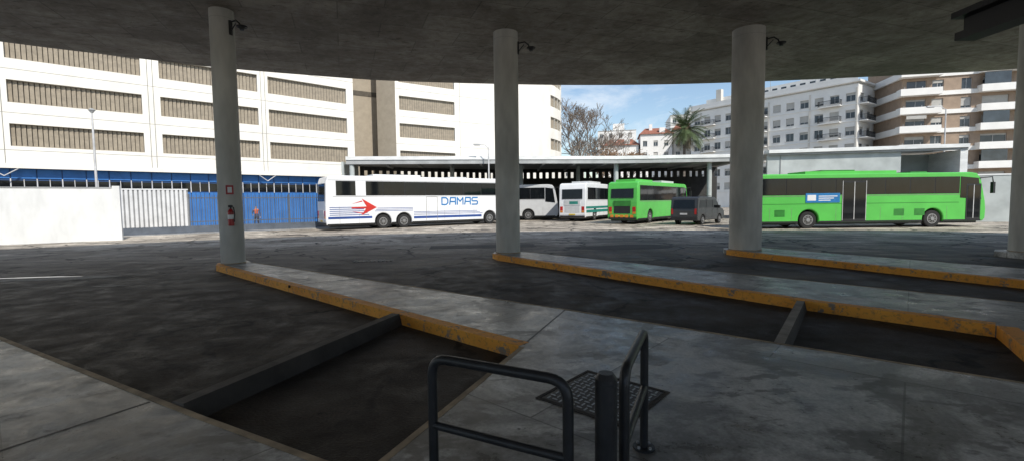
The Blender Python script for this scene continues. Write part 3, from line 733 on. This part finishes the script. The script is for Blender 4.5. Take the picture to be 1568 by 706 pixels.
def house(x,y,w,d,h,roofed,k='apt'):
    b=B(); b.M=Matrix.Translation((x,y,0))@Matrix.Rotation(rad(-12),4,'Z')
    n=max(2,int(w/2.6)); ops=[(i*w/n+.6,i*w/n+1.7) for i in range(n)]
    M0=b.M.copy()
    P=(M0@Vector((0,0,0))); Q=(M0@Vector((w,0,0)))
    rows=[(z*3+.9,z*3+2.3) for z in range(1,int(h/3))]
    facade(b,(P.x,P.y),(Q.x,Q.y),0,h,rows,ops,k,win()); b.M=M0
    b.box(0,.3,.4,d,0,h,k); b.box(w-.3,w,.4,d,0,h,k); b.box(.3,w-.3,d-.3,d,0,h,k)
    if roofed:
        b.add([(-.4,-.4,h),(w+.4,-.4,h),(w+.4,d+.4,h),(-.4,d+.4,h),(1.5,d/2,h+2.2),(w-1.5,d/2,h+2.2)],[(0,1,5,4),(1,2,5),(2,3,4,5),(3,0,4),(3,2,1,0)],'roof')
        b.box(w*.3,w*.3+.8,d*.3,d*.3+.8,h+.5,h+3,k); b.box(w*.6,w*.6+1.4,.6,2.2,h,h+1.7,k)
    else:
        b.box(0,w,-.1,d,h,h+.2,'shutter'); b.box(w*.4,w*.7,2,d-1,h+.2,h+2.6,k)
    b.done('town_house')
house(25,125,9,10,16.5,True); house(34,122,8,10,19,True,'apt'); house(42.3,121,7,9,20,True,'aptc'); house(28,150,12,10,24,False); house(48,140,14,12,27,False); house(14,150,9,10,12,False,'aptc')

# ------------------------------------------------------------------ trees
def bare_tree(name,x,y,H,r,levels=6,leaf=None,seed=1,mr=.012):
    rr=random.Random(seed); b=B(); tips=[]
    def grow(p,d,L,r,lv):
        q=p; dd=d.copy(); seg=3 if lv<4 else 2
        for i in range(seg):
            dd=(dd+Vector((rr.uniform(-1,1),rr.uniform(-1,1),rr.uniform(-.3,.6)))*.14).normalized(); n=q+dd*L/seg
            r2=max(mr,r*(1-.35*(i+1)/seg)); b.cyl(q,n,max(mr,r*(1-.35*i/seg)),r2,'bark' if lv<4 else 'twig',7 if lv<2 else 4 if lv<4 else 3,False); q=n
        tips.append(q)
        if lv<levels:
            k=rr.choice((3,3,4)) if lv<5 else 3
            for i in range(k):
                ax=Vector((rr.uniform(-1,1),rr.uniform(-1,1),rr.uniform(-.15,.8))).normalized()
                nd=(dd*.8+ax*rr.uniform(.55,.95)).normalized(); grow(q,nd,L*rr.uniform(.62,.82),r*.6,lv+1)
    grow(Vector((x,y,0)),Vector((0,0,1)),H*.27,r,0)
    if leaf:
        for t in tips[40:]:
            for _ in range(leaf):
                c=t+Vector((rr.gauss(0,.35),rr.gauss(0,.35),rr.gauss(0,.3))); a=Vector((rr.uniform(-1,1),rr.uniform(-1,1),rr.uniform(-1,1))).normalized()*.09; c2=a.orthogonal()*.9
                b.add([tuple(c-a),tuple(c+c2),tuple(c+a),tuple(c-c2)],[(0,1,2,3)],'leafb')
    b.done(name,recalc=False)
bare_tree('bare_tree',11.3,70,20,.34,6,seed=3,mr=.024)
bare_tree('brown_leaved_tree',15.3,67,10.5,.22,5,leaf=7,seed=5)
bare_tree('bare_tree',15.5,88,17,.3,6,seed=9,mr=.024)
def palm(x,y,H):
    rr=random.Random(4); b=B()
    for i in range(int(H/.3)): z=i*.3; b.cyl((x,y,z),(x,y,z+.3),.30-.004*i,.25-.004*i,'bark',12,False)
    top=Vector((x,y,H))
    b.cyl((x,y,H-1.0),(x,y,H+.3),.3,.5,'palmd',12)
    for i in range(110):
        az=rr.uniform(0,2*math.pi); el=rr.uniform(-.7,1.35); L=rr.uniform(2.7,3.7)
        k='palmd' if el<-.5 else 'palmg'
        d=Vector((math.cos(az)*math.cos(el),math.sin(az)*math.cos(el),math.sin(el))); p=top.copy()
        n=12; side=Vector((-math.sin(az),math.cos(az),0))
        for j in range(n):
            d=(d+Vector((0,0,-.095))).normalized(); q=p+d*L/n
            b.cyl(p,q,.025,.02,k,3,False)
            if j>1:
                for s in (-1,1):
                    for h in (0,.5):
                        base=p+(q-p)*h; ln=.62*math.sin(math.pi*(j+1+h)/(n+2))+.12
                        tip=base+side*s*ln*.85+d*ln*.55+Vector((0,0,-.12*ln)); w=d*.035
                        b.add([tuple(base-w),tuple(base+w),tuple(tip)],[(0,1,2)],k)
            p=q
    b.done('palm_tree',recalc=False)
palm(22.4,60,10.7)

# ------------------------------------------------------------------ street lamps
def lamp(x,y,H,arm):
    b=B(); b.cyl((x,y,0),(x,y,H),.09,.05,'frame',10); b.cyl((x,y,0),(x,y,.3),.14,.12,'frame',10)
    if arm:
        a=Vector(arm); b.tube([(x,y,H-.1),(x+a.x*.4,y+a.y*.4,H+.25),(x+a.x,y+a.y,H+.3)],.035,'frame',8)
        c=Vector((x+a.x*1.25,y+a.y*1.25,H+.28)); b.M=Matrix.Translation(c)@Matrix.Rotation(math.atan2(a.y,a.x),4,'Z')
        b.box(-.35,.35,-.13,.13,-.05,.07,'frame'); b.box(-.25,.25,-.1,.1,-.09,-.05,'winglass'); b.M=Matrix.Identity(4)
    else:
        b.cyl((x,y,H),(x,y,H+.16),.08,.19,'frame',14); b.cyl((x,y,H+.16),(x,y,H+.26),.21,.08,'shedg',14)
    b.done('street_lamp')
lamp(-26.9,30,7.8,None); lamp(-2.0,41.2,6.6,(-.8,0)); lamp(42,45,10.2,(-1,.2))

# ------------------------------------------------------------------ person behind the fence
def person(x,y,ang):
    J={'pel':(0,0,.92,.13),'chest':(0,0,1.22,.145),'neckb':(0,0,1.42,.075),'neck':(0,.01,1.49,.05),'head':(0,.02,1.58,.085),'crown':(0,.01,1.67,.07),
       'hl':(-.1,0,.86,.10),'kl':(-.12,.03,.48,.065),'al':(-.13,0,.09,.042),'tl':(-.14,.15,.035,.035),
       'hr':(.1,0,.86,.10),'kr':(.13,.05,.48,.065),'ar':(.14,-.04,.09,.042),'tr':(.16,.11,.035,.035),
       'sl':(-.19,0,1.36,.065),'el':(-.26,-.03,1.08,.045),'wl':(-.27,.07,.84,.03),'fl':(-.265,.1,.75,.028),
       'sr':(.19,0,1.36,.065),'er':(.29,.0,1.1,.045),'wr':(.2,.2,.98,.03),'fr':(.16,.27,.98,.028)}
    E=[('pel','chest'),('chest','neckb'),('neckb','neck'),('neck','head'),('head','crown'),('pel','hl'),('hl','kl'),('kl','al'),('al','tl'),('pel','hr'),('hr','kr'),('kr','ar'),('ar','tr'),('neckb','sl'),('sl','el'),('el','wl'),('wl','fl'),('neckb','sr'),('sr','er'),('er','wr'),('wr','fr')]
    ks=list(J); me=bpy.data.meshes.new('p'); me.from_pydata([J[k][:3] for k in ks],[(ks.index(a),ks.index(c)) for a,c in E],[])
    o=bpy.data.objects.new('p',me); sc.collection.objects.link(o)
    o.modifiers.new('s','SKIN'); 
    for i,k in enumerate(ks):
        v=me.skin_vertices[0].data[i]; v.radius=(J[k][3],J[k][3]); v.use_root=(k=='pel')
    o.modifiers.new('u','SUBSURF').levels=2
    bpy.context.view_layer.update()
    m2=bpy.data.meshes.new_from_object(o.evaluated_get(bpy.context.evaluated_depsgraph_get())); bpy.data.objects.remove(o)
    for k in ('skin','hiv','cloth','hair','black','jack'): m2.materials.append(M[k])
    for p in m2.polygons:
        c=p.center; p.use_smooth=True
        hand=(abs(c.x)>.1 and c.y>.18 and .9<c.z<1.05) or (c.x<-.2 and c.z<.85)
        p.material_index=3 if (c.z>1.63 or (c.z>1.54 and c.y<-.02)) else 0 if (c.z>1.44 or hand) else (5 if (abs(c.x)>.17 or c.z<1.08) else 1) if c.z>.86 else 4 if c.z<.1 else 2
    q=bpy.data.objects.new('person',m2); sc.collection.objects.link(q); q.location=(x,y,0); q.rotation_euler[2]=ang
person(-19.9,35.9,rad(200))

# ------------------------------------------------------------------ light + sky
el=rad(46); az=rad(148)   # azimuth clockwise from +Y
sd=Vector((math.sin(az)*math.cos(el),math.cos(az)*math.cos(el),math.sin(el)))
ld=bpy.data.lights.new('sun','SUN'); ld.energy=4.8; ld.angle=rad(.5); ld.color=(1,.95,.87)
so=bpy.data.objects.new('sun',ld); so.rotation_euler=(-sd).to_track_quat('-Z','Y').to_euler(); sc.collection.objects.link(so)
w=bpy.data.worlds.new('World'); sc.world=w; w.use_nodes=True; nt=w.node_tree; bg=nt.nodes['Background']
sk=N(nt,'ShaderNodeTexSky'); sk.sky_type='NISHITA'; sk.sun_disc=False; sk.sun_elevation=el; sk.sun_rotation=az; sk.air_density=1.1; sk.dust_density=.5; sk.ozone_density=1.6
tc=N(nt,'ShaderNodeTexCoord'); mp=N(nt,'ShaderNodeMapping'); mp.inputs['Scale'].default_value=(1,1,3.2); nt.links.new(tc.outputs['Generated'],mp.inputs[0])
cl=ramp(nt,noise(nt,mp.outputs[0],2.6,6,.62,.5),.48,.72)
c=mix(nt,mth(nt,'MULTIPLY',cl,.75),sk.outputs[0],(7.0,7.2,7.4))
nt.links.new(c,bg.inputs['Color']); bg.inputs['Strength'].default_value=.15

# ------------------------------------------------------------------ camera
cd=bpy.data.cameras.new('camera'); cd.sensor_width=36; cd.lens=36*705/1568; cd.clip_start=.05; cd.clip_end=3000
co=bpy.data.objects.new('camera',cd); sc.collection.objects.link(co)
pitch=math.atan(43/705)
co.matrix_world=Matrix.Translation((0,0,1.75))@Matrix.Rotation(rad(90)-pitch,4,'X')@Matrix.Rotation(-.012,4,'Z')
sc.camera=co
